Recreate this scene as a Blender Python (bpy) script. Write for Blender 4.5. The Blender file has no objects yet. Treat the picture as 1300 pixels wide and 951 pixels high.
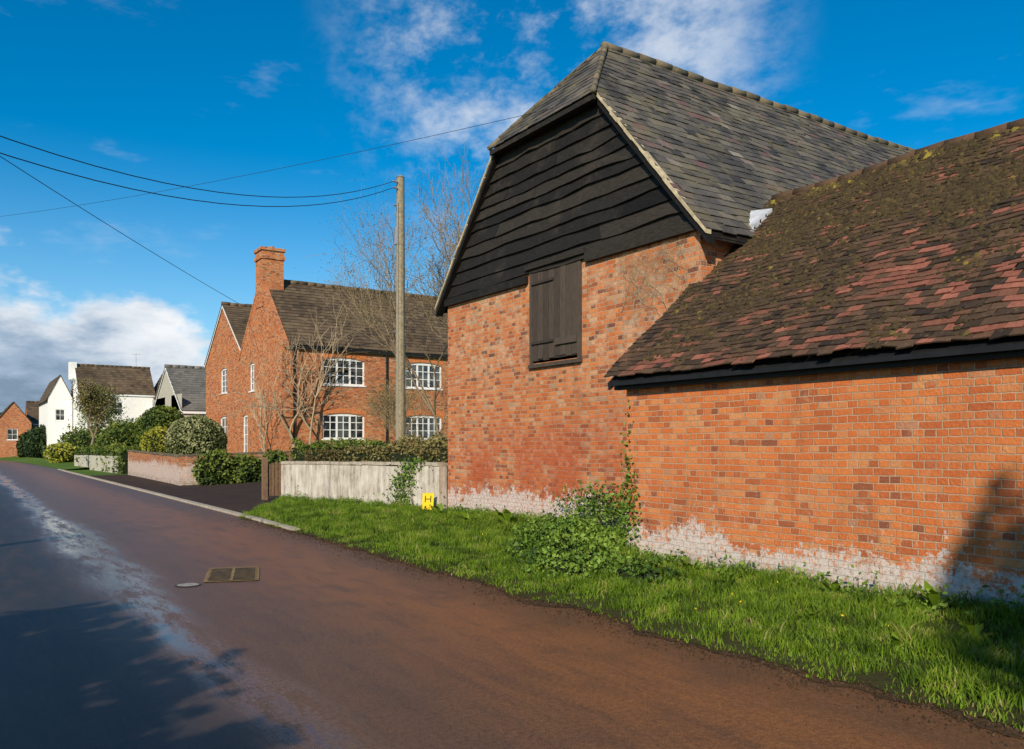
import bpy, math, random
import numpy as np
from mathutils import Vector, noise
random.seed(3); rng=np.random.default_rng(3)
scene=bpy.context.scene
COL=scene.collection

# ---------------------------------------------------------------- node helpers
class NT:
    def __init__(s,nt): s.nt=nt
    def n(s,t,ins=None,**props):
        nd=s.nt.nodes.new(t)
        for k,v in props.items(): setattr(nd,k,v)
        for k,v in (ins or {}).items(): s.set(nd.inputs[k],v)
        return nd
    def set(s,inp,v):
        if isinstance(v,bpy.types.NodeSocket): s.nt.links.new(v,inp)
        else:
            if inp.type=='RGBA' and not isinstance(v,(int,float)) and len(v)==3: v=(*v,1)
            inp.default_value=v
    def m(s,op,a,b=0.0,c=0.0,clamp=False):
        nd=s.n('ShaderNodeMath',{0:a,1:b,2:c},operation=op,use_clamp=clamp); return nd.outputs[0]
    def mix(s,f,a,b,mode='MIX'):
        nd=s.nt.nodes.new('ShaderNodeMix'); nd.data_type='RGBA'; nd.blend_type=mode
        s.set(nd.inputs[0],f); s.set(nd.inputs[6],a); s.set(nd.inputs[7],b); return nd.outputs[2]
    def ramp(s,f,stops,interp='LINEAR'):
        nd=s.nt.nodes.new('ShaderNodeValToRGB'); s.set(nd.inputs[0],f); cr=nd.color_ramp; cr.interpolation=interp
        while len(cr.elements)<len(stops): cr.elements.new(0.5)
        for e,(p,c) in zip(cr.elements,stops):
            e.position=p; e.color=(*c,1) if len(c)==3 else c
        return nd.outputs[0]
    def noise(s,vec,scale,detail=4,rough=0.5):
        nd=s.n('ShaderNodeTexNoise',{'Scale':scale,'Detail':min(detail,5),'Roughness':rough})
        if vec is not None: s.set(nd.inputs['Vector'],vec)
        return nd.outputs[0]
    def mr(s,v,a,b,c=0.0,d=1.0,smooth=True):
        nd=s.n('ShaderNodeMapRange',{0:v,1:a,2:b,3:c,4:d}); nd.interpolation_type='SMOOTHSTEP' if smooth else 'LINEAR'
        return nd.outputs[0]
    def scalev(s,vec,v):
        nd=s.n('ShaderNodeVectorMath',{0:vec,1:v},operation='MULTIPLY'); return nd.outputs[0]
def newmat(name):
    m=bpy.data.materials.new(name); m.use_nodes=True; nt=m.node_tree
    b=nt.nodes['Principled BSDF']; t=NT(nt)
    g=nt.nodes.new('ShaderNodeNewGeometry')
    return m,t,b,g
def attr(t): return t.n('ShaderNodeAttribute',attribute_name='rnd').outputs['Fac']
def bump(t,b,h,strength=0.5,dist=0.02):
    nd=t.n('ShaderNodeBump',{'Height':h,'Strength':strength,'Distance':dist}); t.set(b.inputs['Normal'],nd.outputs[0])

# ---------------------------------------------------------------- materials
def mat_simple(name,c,rough=0.7,var=0.25,scale=8,bmp=0.2,spec=0.3):
    m,t,b,g=newmat(name)
    n=t.noise(g.outputs['Position'],scale,6,0.6)
    col=t.ramp(n,[(0.3,tuple(x*(1-var) for x in c)),(0.7,tuple(min(1,x*(1+var)) for x in c))])
    t.set(b.inputs['Base Color'],col); b.inputs['Roughness'].default_value=rough
    b.inputs['Specular IOR Level'].default_value=spec
    if bmp: bump(t,b,t.noise(g.outputs['Position'],scale*6,4),bmp,0.01)
    return m
def mat_brick(name,white=0.0,whitez=0.6,tint=(1,1,1),mort=(0.40,0.31,0.22),dark=0.0,bw=0.235,rh=0.076,vary=0.0,barn=False,wn=1.0):
    m,t,b,g=newmat(name); P=g.outputs['Position']
    sp=t.n('ShaderNodeSeparateXYZ',{0:P}); sn=t.n('ShaderNodeSeparateXYZ',{0:g.outputs['True Normal']})
    isx=t.m('GREATER_THAN',t.m('ABSOLUTE',sn.outputs[0]),0.6)
    u=t.m('ADD',t.m('MULTIPLY',sp.outputs[1],isx),t.m('MULTIPLY',sp.outputs[0],t.m('SUBTRACT',1.0,isx)))
    wob=t.m('MULTIPLY',t.m('SUBTRACT',t.noise(P,1.1,2),0.5),0.06)
    wob2=t.m('MULTIPLY',t.m('SUBTRACT',t.noise(P,16,2),0.5),0.018)
    v=t.m('ADD',sp.outputs[2],t.m('ADD',wob,wob2))
    vec=t.n('ShaderNodeCombineXYZ',{0:t.m('ADD',u,wob2),1:v,2:0.0}).outputs[0]
    br=t.n('ShaderNodeTexBrick',{'Vector':vec,'Color1':(0,0,0,1),'Color2':(1,1,1,1),'Mortar':(0.5,0.5,0.5,1),'Scale':1.0,'Mortar Size':0.0075,'Mortar Smooth':0.4,'Bias':0.0,'Brick Width':bw,'Row Height':rh},offset=0.5,squash=0.5,squash_frequency=2)
    if vary>0.5:
        st=[(0,(0.17,0.07,0.045)),(0.08,(0.30,0.10,0.045)),(0.2,(0.48,0.135,0.044)),(0.5,(0.62,0.185,0.056)),(0.75,(0.66,0.23,0.075)),(0.92,(0.62,0.33,0.17)),(1,(0.40,0.26,0.17))]
    else:
        st=[(0,(0.28,0.10,0.055)),(0.06,(0.44,0.13,0.05)),(0.2,(0.60,0.165,0.050)),(0.5,(0.68,0.20,0.058)),(0.8,(0.71,0.24,0.075)),(0.95,(0.68,0.30,0.12)),(1,(0.48,0.24,0.14))]
    col=t.ramp(br.outputs['Color'],st)
    big=t.noise(P,0.9,5,0.6)
    col=t.mix(t.mr(big,0.42,0.75,0,0.5),col,(0.50,0.12,0.04))
    fine=t.noise(P,34,5,0.75)
    col=t.mix(0.38,col,t.ramp(fine,[(0.3,(0.4,0.38,0.36)),(0.7,(1.2,1.2,1.2))]),'MULTIPLY')
    col=t.mix(1.0,col,(*tint,1),'MULTIPLY')
    mn=t.noise(P,4,4)
    mc=t.mix(mn,tuple(x*0.6 for x in mort),tuple(x*1.15 for x in mort))
    pale=t.mr(t.noise(P,2.6,6,0.75),0.54,0.70,0,0.38)
    col=t.mix(pale,col,(0.66,0.37,0.21))
    col=t.mix(br.outputs['Fac'],col,mc)
    gr=t.noise(t.scalev(P,(1,1,.35)),2.1,5,.7)
    col=t.mix(t.mr(gr,.52,.72,0,.35),col,(0.22,0.10,0.06))
    if barn:
        dk=t.m('MULTIPLY',t.mr(sp.outputs[2],2.5,1.1,0,1),t.mr(t.noise(P,0.8,4),0.34,0.6,0,dark))
        col=t.mix(dk,col,(0.44,0.085,0.028))
        bl=t.m('MULTIPLY',t.mr(sp.outputs[2],2.4,3.4,0,1),t.mr(t.noise(P,2.6,8,0.82),0.46,0.64,0,0.42))
        col=t.mix(bl,col,(0.62,0.45,0.30))
        bl2=t.m('MULTIPLY',t.mr(t.m('ABSOLUTE',t.m('SUBTRACT',sp.outputs[2],1.55)),0.7,0.1,0,1),t.mr(t.noise(P,7,8,0.8),0.52,0.62,0,0.35))
        col=t.mix(bl2,col,(0.60,0.42,0.32))
    if white>0:
        nz=t.m('ADD',t.m('MULTIPLY',t.noise(P,7,8,0.85),wn),t.m('MULTIPLY',t.noise(P,0.9,3,0.6),0.8*wn))
        h=t.m('SUBTRACT',t.m('ADD',whitez-0.90*wn,nz),t.m('MULTIPLY',sp.outputs[2],1.0))
        w=t.mr(h,0.0,0.14,0,white)
        w=t.m('MULTIPLY',w,t.mr(t.noise(P,18,4,.7),.32,.50,.15,1))
        # isolated salt patches higher up
        w=t.m('MAXIMUM',w,t.m('MULTIPLY',t.mr(sp.outputs[2],whitez+.75,whitez+.1,0,.8),t.mr(t.noise(P,8,5,.85),.58,.68,0,1)))
        col=t.mix(w,col,t.mix(t.noise(P,11,5,0.75),(0.45,0.36,0.30),(0.84,0.80,0.76)))
        ft=t.m('MULTIPLY',t.mr(sp.outputs[2],.34,.05,0,1),t.mr(t.noise(P,6,5,.7),.4,.6,0,.5))
        col=t.mix(ft,col,(0.13,0.11,0.06))
    t.set(b.inputs['Base Color'],col); b.inputs['Roughness'].default_value=0.9; b.inputs['Specular IOR Level'].default_value=0.2
    hgt=t.m('ADD',t.m('MULTIPLY',t.m('SUBTRACT',1.0,br.outputs['Fac']),0.8),t.m('ADD',t.m('MULTIPLY',fine,0.9),t.m('MULTIPLY',br.outputs['Color'],0.3)))
    bump(t,b,hgt,1.0,0.016)
    return m
def mat_rnd(name,stops,rough=0.8,patch=None,spec=0.3,nscale=12,bmp=0.4,dapple=0.35,stretch=None):
    m,t,b,g=newmat(name); P=g.outputs['Position']
    col=t.ramp(attr(t),stops)
    n=t.noise(P if not stretch else t.scalev(P,stretch),nscale,6,0.7)
    col=t.mix(dapple,col,t.ramp(n,[(0.3,(0.35,0.35,0.35)),(0.7,(1.3,1.3,1.25))]),'MULTIPLY')
    if patch:
        for (sc,lo,hi,amt,c) in patch:
            col=t.mix(t.mr(t.noise(P,sc,7,0.75),lo,hi,0,amt),col,c)
    t.set(b.inputs['Base Color'],col); b.inputs['Roughness'].default_value=rough; b.inputs['Specular IOR Level'].default_value=spec
    if bmp: bump(t,b,n,bmp,0.01)
    return m
def mat_leaf(name,stops,trans=0.35):
    m,t,b,g=newmat(name)
    col=t.ramp(attr(t),stops)
    t.set(b.inputs['Base Color'],col); b.inputs['Roughness'].default_value=0.55; b.inputs['Specular IOR Level'].default_value=0.2
    if trans>0:
        tr=t.n('ShaderNodeBsdfTranslucent',{'Color':col})
        mx=t.n('ShaderNodeMixShader',{0:trans,1:b.outputs[0],2:tr.outputs[0]})
        out=[n for n in m.node_tree.nodes if n.type=='OUTPUT_MATERIAL'][0]
        m.node_tree.links.new(mx.outputs[0],out.inputs[0])
    return m

M_barnbrick=mat_brick('barn_brick',white=0.88,whitez=0.72,dark=0.75,mort=(0.54,0.40,0.27),vary=1,barn=True,wn=1.6)
M_shedbrick=mat_brick('shed_brick',white=0.97,whitez=0.56,mort=(0.60,0.40,0.26),wn=1.15)
M_housebrick=mat_brick('house_brick',tint=(1.04,1.06,1.02),vary=1)
M_wallbrick=mat_brick('garden_brick',white=0.7,whitez=0.9,tint=(0.8,0.9,1.0),vary=1)
M_board=mat_rnd('tarred_boards',[(0,(0.010,0.009,0.009)),(0.6,(0.020,0.018,0.016)),(1,(0.042,0.035,0.028))],rough=0.75,spec=.2,nscale=9,stretch=(3,1,5),dapple=0.8,bmp=.8,patch=[(1.3,0.52,0.70,0.45,(0.070,0.056,0.042)),(11,.62,.72,.5,(.10,.085,.065))])
M_door=mat_rnd('old_door_wood',[(0,(0.045,0.034,0.028)),(1,(0.10,0.075,0.058))],rough=0.85,nscale=14,stretch=(3,3,.4),dapple=0.7,bmp=.7)
M_slate=mat_rnd('barn_slate',[(0,(0.045,0.042,0.040)),(0.35,(0.095,0.085,0.076)),(0.6,(0.135,0.118,0.095)),(0.78,(0.185,0.16,0.12)),(0.88,(0.15,0.075,0.075)),(1,(0.27,0.24,0.19))],rough=0.65,spec=0.25,nscale=22,dapple=.5,
    patch=[(1.6,0.46,0.66,0.65,(0.165,0.14,0.08)),(7,0.58,0.69,0.8,(0.055,0.056,0.024)),(16,0.64,0.71,0.65,(0.36,0.31,0.19))])
M_tile=mat_rnd('clay_tile',[(0,(0.030,0.020,0.014)),(0.25,(0.072,0.044,0.027)),(0.5,(0.12,0.068,0.039)),(0.62,(0.16,0.070,0.042)),(0.8,(0.25,0.088,0.058)),(1,(0.35,0.13,0.085))],rough=0.9,nscale=25,dapple=.5,
    patch=[(2.2,0.54,0.72,0.5,(0.075,0.052,0.022)),(14,0.58,0.69,0.55,(0.23,0.17,0.09)),(5,.56,.68,.45,(.05,.035,.018))])
M_moss=mat_rnd('roof_moss',[(0,(0.040,0.028,0.014)),(0.6,(0.085,0.060,0.023)),(0.85,(0.13,0.098,0.028)),(1,(0.27,0.21,0.03))],rough=1.0,nscale=60,bmp=1.0)
M_htile=mat_rnd('house_tile',[(0,(0.06,0.042,0.028)),(0.5,(0.115,0.080,0.050)),(1,(0.18,0.125,0.075))],rough=0.85,nscale=6,patch=[(0.6,0.5,0.7,0.4,(0.14,0.115,0.06))])
M_gtile=mat_rnd('grey_tile',[(0,(0.12,0.12,0.11)),(1,(0.23,0.21,0.18))],rough=0.85,nscale=6)
M_ridge=mat_rnd('ridge_tile',[(0,(0.10,0.085,0.06)),(0.6,(0.15,0.125,0.085)),(1,(0.20,0.16,0.10))],nscale=15,patch=[(5,0.52,0.66,0.6,(0.27,0.20,0.045)),(9,.55,.68,.6,(.06,.055,.04))])
M_pot=mat_simple('chimney_pot_clay',(0.35,0.15,0.08),.9,.2,8)
M_lime=mat_simple('lime_verge',(0.46,0.38,0.24),0.9,0.35,7)
M_lead=mat_simple('lead_flashing',(0.50,0.52,0.55),0.5,0.3,5)
M_black=mat_simple('black_paint',(0.012,0.012,0.013),0.55,0.3,10)
M_white=mat_simple('white_paint',(0.80,0.80,0.78),0.5,0.05,5,0.05)
M_wrend=mat_simple('white_render',(0.80,0.79,0.75),0.9,0.08,3,0.1)
M_crend=mat_simple('cream_render',(0.45,0.42,0.34),0.9,0.15,3,0.1)
M_stone=mat_simple('kerb_stone',(0.38,0.33,0.26),0.9,0.3,6)
M_metal=mat_simple('galvanised',(0.3,0.3,0.3),0.4,0.2,10)
M_wire=mat_simple('wire_black',(0.02,0.02,0.022),0.6,0.1,5,0)
M_yellow=mat_simple('sign_yellow',(0.85,0.60,0.02),0.4,0.12,20,0.05)
M_signblk=mat_simple('sign_black',(0.01,0.01,0.01),0.4,0.1,20,0)
M_bark=mat_simple('bark_grey',(0.22,0.165,0.10),0.9,0.4,20)
M_palebark=mat_simple('pale_bark',(0.36,0.28,0.18),0.9,0.35,25)
M_pole=mat_simple('pole_wood',(0.27,0.225,0.145),0.85,0.35,14)
M_gate=mat_simple('gate_wood',(0.20,0.12,0.07),0.85,0.3,14)
M_core=mat_simple('inner_shade_fill',(0.012,0.018,0.006),1.0,0.3,10,0)  # near-black fill: shade inside foliage and behind windows, put into the colour
def mat_glass():
    m,t,b,g=newmat('window_glass')
    c=t.ramp(t.noise(g.outputs['Position'],1.7,2),[(0.4,(0.015,0.018,0.02)),(0.62,(0.10,0.11,0.11))])  # dark base colour stands in for the unlit rooms behind
    t.set(b.inputs['Base Color'],c); b.inputs['Roughness'].default_value=0.06; b.inputs['Specular IOR Level'].default_value=0.6
    bump(t,b,t.noise(g.outputs['Position'],2.5,1),0.15,0.02)
    return m
M_glass=mat_glass()
def mat_streak():
    m,t,b,g=newmat('stained_render'); P=g.outputs['Position']
    n1=t.noise(t.scalev(P,(5,5,0.7)),1.5,6,0.7); n2=t.noise(P,3,6,0.7)
    col=t.ramp(t.m('ADD',t.m('MULTIPLY',n1,0.6),t.m('MULTIPLY',n2,0.4)),[(0.36,(0.20,0.16,0.115)),(0.46,(0.43,0.38,0.31)),(0.6,(0.62,0.57,0.50))])
    sp=t.n('ShaderNodeSeparateXYZ',{0:P})
    col=t.mix(t.mr(t.m('ADD',sp.outputs[2],t.m('MULTIPLY',n2,0.5)),0.55,0.25,0,0.7),col,(0.16,0.13,0.09))
    t.set(b.inputs['Base Color'],col); b.inputs['Roughness'].default_value=0.95; bump(t,b,t.noise(P,25,6,0.7),0.5,0.02)
    return m
M_streak=mat_streak()
def mat_road():
    m,t,b,g=newmat('wet_tarmac'); P=g.outputs['Position']
    sp=t.n('ShaderNodeSeparateXYZ',{0:P}); X=sp.outputs[0]
    stretched=t.scalev(P,(1.0,0.18,1)); ns=t.noise(stretched,1.2,4,0.6); nf=t.noise(stretched,5,5,0.7)
    agg=t.noise(P,110,3,0.7); mid=t.noise(P,1.6,5,0.65); grit=t.noise(P,28,4,.7)
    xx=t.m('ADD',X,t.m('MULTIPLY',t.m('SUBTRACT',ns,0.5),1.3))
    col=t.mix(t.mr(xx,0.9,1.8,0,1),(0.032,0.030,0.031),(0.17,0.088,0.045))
    col=t.mix(t.mr(xx,2.2,3.8,0,0.9),col,(0.29,0.12,0.040))  # orange: mud, plus brick light reflected in the wet painted into the colour
    col=t.mix(t.mr(nf,0.42,0.68,0,0.5),col,(0.11,0.062,0.037))
    col=t.mix(t.m('MULTIPLY',t.mr(mid,0.52,0.68,0,0.35),t.mr(X,1.5,2.5)),col,(0.085,0.054,0.038))
    col=t.mix(t.mr(t.m('ADD',xx,t.m('MULTIPLY',mid,0.8)),4.3,5.3,0,0.7),col,(0.11,0.066,0.034))
    col=t.mix(0.65,col,t.ramp(agg,[(0.3,(0.25,0.25,0.25)),(0.7,(1.6,1.6,1.6))]),'MULTIPLY')
    col=t.mix(0.5,col,t.ramp(grit,[(0.35,(0.35,0.35,0.35)),(0.65,(1.4,1.4,1.4))]),'MULTIPLY')
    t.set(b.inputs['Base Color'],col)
    tr=t.m('ABSOLUTE',t.m('SUBTRACT',t.m('ADD',X,t.m('MULTIPLY',t.m('SUBTRACT',ns,0.5),1.1)),1.60))
    wet=t.m('MULTIPLY',t.mr(tr,0.48,0.05,0,1),t.mr(t.m('ADD',t.m('MULTIPLY',nf,.7),t.m('MULTIPLY',grit,.3)),0.40,0.54,0.05,1))
    r0=t.m('ADD',0.46,t.mr(X,1.3,.6,0,.10))
    r=t.m('SUBTRACT',t.m('ADD',r0,t.m('MULTIPLY',t.m('SUBTRACT',grit,0.5),0.35)),t.m('MULTIPLY',wet,0.34))
    t.set(b.inputs['Roughness'],r); b.inputs['Specular IOR Level'].default_value=0.45
    bs=t.m('MULTIPLY',t.m('SUBTRACT',1.0,t.m('MULTIPLY',wet,0.85)),0.8)
    nd=t.n('ShaderNodeBump',{'Height':t.m('ADD',agg,t.m('MULTIPLY',grit,0.6)),'Strength':bs,'Distance':0.008}); t.set(b.inputs['Normal'],nd.outputs[0])
    return m
M_road=mat_road()
def mat_ground(name,c1,c2,c3,sc=1.0):
    m,t,b,g=newmat(name); P=g.outputs['Position']
    n=t.noise(P,1.5*sc,7,0.65); n2=t.noise(P,14*sc,5,0.7)
    col=t.mix(t.mr(n,0.4,0.62),c1,c2); col=t.mix(t.mr(n2,0.5,0.65,0,0.6),col,c3)
    t.set(b.inputs['Base Color'],col); b.inputs['Roughness'].default_value=1.0; b.inputs['Specular IOR Level'].default_value=0.1
    bump(t,b,n2,0.8,0.04); return m
M_ground=mat_ground('field_grass',(0.08,0.14,0.02),(0.11,0.18,0.03),(0.06,0.09,0.02),0.5)
M_soil=mat_ground('verge_soil',(0.05,0.05,0.018),(0.065,0.070,0.022),(0.075,0.048,0.026))
M_mud=mat_ground('mud',(0.085,0.052,0.028),(0.065,0.042,0.025),(0.12,0.078,0.045))
M_drive=mat_ground('drive_tarmac',(0.045,0.034,0.030),(0.065,0.045,0.036),(0.11,0.07,0.045))
G_grass=mat_leaf('grass_blades',[(0,(0.055,0.10,0.012)),(0.4,(0.135,0.235,0.016)),(0.8,(0.22,0.34,0.025)),(0.93,(0.32,0.36,0.05)),(1,(0.42,0.34,0.16))],0.35)
G_ivy=mat_leaf('ivy_leaves',[(0,(0.025,0.055,0.010)),(0.5,(0.085,0.16,0.018)),(1,(0.18,0.28,0.04))],0)
G_hedge=mat_leaf('hedge_leaves',[(0,(0.03,0.055,0.010)),(0.5,(0.085,0.13,0.018)),(1,(0.18,0.21,0.035))],0)
G_box=mat_leaf('variegated_leaves',[(0,(0.08,0.10,0.03)),(0.5,(0.18,0.20,0.075)),(1,(0.36,0.36,0.18))],0)
G_dry=mat_leaf('dry_hedge_leaves',[(0,(0.07,0.05,0.02)),(0.5,(0.14,0.12,0.035)),(1,(0.23,0.20,0.08))],0)
G_dark=mat_leaf('conifer_leaves',[(0,(0.012,0.026,0.009)),(1,(0.045,0.075,0.02))],0)
G_bud=mat_leaf('spring_leaves',[(0,(0.14,0.12,0.04)),(0.6,(0.24,0.20,0.06)),(1,(0.32,0.24,0.10))],0.3)
G_yel=mat_leaf('yellow_hedge_leaves',[(0,(0.14,0.17,0.02)),(1,(0.36,0.34,0.04))],0)

# ---------------------------------------------------------------- mesh helpers
class MB:
    def __init__(s): s.v=[];s.f=[];s.m=[];s.r=[]
    def poly(s,pts,m=0,r=None):
        i=len(s.v); s.v+=[tuple(p) for p in pts]; s.f.append(tuple(range(i,i+len(pts)))); s.m.append(m)
        s.r.append(random.random() if r is None else r)
    def hexa(s,c,m=0,r=None):
        r=random.random() if r is None else r
        i=len(s.v); s.v+=[tuple(p) for p in c]
        for f in ((0,3,2,1),(4,5,6,7),(0,1,5,4),(1,2,6,5),(2,3,7,6),(3,0,4,7)):
            s.f.append(tuple(i+k for k in f)); s.m.append(m); s.r.append(r)
    def box(s,x0,x1,y0,y1,z0,z1,m=0,r=None):
        x0,x1=min(x0,x1),max(x0,x1); y0,y1=min(y0,y1),max(y0,y1)
        s.hexa([(x0,y0,z0),(x1,y0,z0),(x1,y1,z0),(x0,y1,z0),(x0,y0,z1),(x1,y0,z1),(x1,y1,z1),(x0,y1,z1)],m,r)
    def tube(s,p0,p1,r0,r1,n=6,m=0,caps=False,r=None):
        p0=Vector(p0);p1=Vector(p1); d=(p1-p0)
        if d.length<1e-6: return
        d.normalize(); a=d.orthogonal().normalized(); b=d.cross(a); i=len(s.v); r=random.random() if r is None else r
        for p,rr in ((p0,r0),(p1,r1)):
            for k in range(n):
                an=2*math.pi*k/n; s.v.append(tuple(p+(a*math.cos(an)+b*math.sin(an))*rr))
        for k in range(n):
            s.f.append((i+k,i+(k+1)%n,i+n+(k+1)%n,i+n+k)); s.m.append(m); s.r.append(r)
        if caps:
            s.f.append(tuple(i+n+k for k in range(n))); s.m.append(m); s.r.append(r)
            s.f.append(tuple(i+k for k in reversed(range(n)))); s.m.append(m); s.r.append(r)
    def obj(s,name,mats,parent=None,smooth=False):
        me=bpy.data.meshes.new(name); me.from_pydata(s.v,[],s.f)
        if not isinstance(mats,(list,tuple)): mats=[mats]
        for m in mats: me.materials.append(m)
        me.polygons.foreach_set('material_index',s.m)
        at=me.attributes.new('rnd','FLOAT','FACE'); at.data.foreach_set('value',s.r)
        if smooth: me.polygons.foreach_set('use_smooth',[True]*len(s.f))
        me.update(); o=bpy.data.objects.new(name,me); COL.objects.link(o)
        if parent: o.parent=parent
        return o
def npmesh(name,V,F,rnd,mats,parent=None,smooth=False):
    me=bpy.data.meshes.new(name); k=F.shape[1]
    me.vertices.add(len(V)); me.vertices.foreach_set('co',V.astype(np.float32).ravel())
    me.loops.add(F.size); me.loops.foreach_set('vertex_index',F.astype(np.int32).ravel())
    me.polygons.add(len(F)); me.polygons.foreach_set('loop_start',np.arange(0,F.size,k,dtype=np.int32))
    me.update(calc_edges=True)
    me.materials.append(mats)
    at=me.attributes.new('rnd','FLOAT','FACE'); at.data.foreach_set('value',rnd.astype(np.float32))
    if smooth: me.polygons.foreach_set('use_smooth',np.ones(len(F),dtype=bool))
    o=bpy.data.objects.new(name,me); COL.objects.link(o)
    if parent: o.parent=parent
    return o
def empty(name,loc=(0,0,0)):
    e=bpy.data.objects.new(name,None); COL.objects.link(e); return e
def leaves(name,P,size,mat,parent=None,rnd=None):
    n=len(P); a=rng.normal(size=(n,3)); a/=np.linalg.norm(a,axis=1)[:,None]
    b=rng.normal(size=(n,3)); b-= (a*b).sum(1)[:,None]*a; b/=np.linalg.norm(b,axis=1)[:,None]; c=np.cross(a,b)
    s=(size*rng.uniform(0.6,1.35,n))[:,None]
    V=np.stack([P-a*s*0.5,P+b*s*0.36+c*s*0.08,P+a*s*0.6,P-b*s*0.36+c*s*0.08],1).reshape(-1,3)
    F=np.arange(4*n).reshape(n,4)
    if rnd is None: rnd=rng.uniform(0,1,n)
    return npmesh(name,V,F,rnd,mat,parent)

def tiles(mb,O,U,V,vlen,ulo,uhi,w,g,th,rfun=None,sag=None,jit=0.004,m=0,minw=0.03,slip=0.0):
    O=Vector(O);U=Vector(U).normalized();V=Vector(V).normalized();N=U.cross(V).normalized()
    if N.z<0: N=-N
    rows=int(math.ceil(vlen/g))
    for i in range(rows):
        v0=i*g; v1=min(v0+g*1.6,vlen)
        off=(w/2 if i%2 else 0)
        a=min(ulo(v0),ulo(v1)); bmax=max(uhi(v0),uhi(v1))
        k0=math.floor((a-off)/w); k1=math.ceil((bmax-off)/w)
        for k in range(k0,k1):
            ua=k*w+off+random.uniform(-.006,.006); ub=ua+w-0.005
            l0,l1=max(ua,ulo(v0)),max(ua,ulo(v1)); h0,h1=min(ub,uhi(v0)),min(ub,uhi(v1))
            if h0-l0<minw: continue
            if h1<l1: l1=h1=(l1+h1)/2
            um=(ua+ub)/2; r=rfun(um,v0) if rfun else random.random()
            j=[random.uniform(-jit,jit) for _ in range(3)]
            dv=random.uniform(-jit,jit)*1.5
            if random.random()<slip: dv-=random.uniform(.015,.06); j[0]+=.006; j[1]+=.004
            def pt(u,v,n):
                p=O+U*u+V*v+N*n
                if sag: p=p+N*sag(u,v)
                return p
            lift=th*1.5
            q=[pt(l0,v0+dv,lift+j[0]),pt(h0,v0+dv+j[2],lift+j[1]),pt(h1,v1,0.0),pt(l1,v1,0.0)]
            dn=[pt(l0,v0+dv,lift-th+j[0]),pt(h0,v0+dv+j[2],lift-th+j[1])]
            mb.poly(q,m,r); mb.poly([dn[0],dn[1],q[1],q[0]],m,r*0.8)
            mb.poly([dn[0],q[0],q[3]],m,r); mb.poly([dn[1],q[2],q[1]],m,r)
def ridge(mb,p0,p1,rad,seg=0.45,m=0,sag=None):
    p0=Vector(p0);p1=Vector(p1);L=(p1-p0).length;n=max(1,int(L/seg));d=(p1-p0)/n
    for i in range(n):
        a=p0+d*i;b=p0+d*(i+1.03); j=Vector((0,0,random.uniform(-.012,.012)+(sag(a) if sag else 0)))
        mb.tube(a+j,b+j,rad*1.06,rad*0.97,8,m,True)

# ---- walls & windows
def to3(face,plane,a,d,z): return (a,plane+d,z) if face=='S' else (plane+d,a,z)
def fbox(mb,face,plane,a0,a1,d0,d1,z0,z1,m=0,r=None):
    if face=='S': mb.box(a0,a1,plane+d0,plane+d1,z0,z1,m,r)
    else: mb.box(plane+d0,plane+d1,a0,a1,z0,z1,m,r)
def wall(mb,face,plane,a0,a1,z0,z1,holes=(),m=0,depth=0.14):
    A=sorted({a0,a1,*[h[0] for h in holes],*[h[1] for h in holes]}); Z=sorted({z0,z1,*[h[2] for h in holes],*[h[3] for h in holes]})
    for i in range(len(A)-1):
        for j in range(len(Z)-1):
            ca=(A[i]+A[i+1])/2; cz=(Z[j]+Z[j+1])/2
            if any(h[0]<ca<h[1] and h[2]<cz<h[3] for h in holes): continue
            T=lambda a,z:to3(face,plane,a,0,z)
            mb.poly([T(A[i],Z[j]),T(A[i+1],Z[j]),T(A[i+1],Z[j+1]),T(A[i],Z[j+1])],m)
    for h in holes:
        T=lambda a,d,z:to3(face,plane,a,d,z)
        for (p,q) in (((h[0],h[2]),(h[0],h[3])),((h[1],h[2]),(h[1],h[3])),((h[0],h[2]),(h[1],h[2])),((h[0],h[3]),(h[1],h[3]))):
            mb.poly([T(p[0],0,p[1]),T(q[0],0,q[1]),T(q[0],depth,q[1]),T(p[0],depth,p[1])],m)
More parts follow.
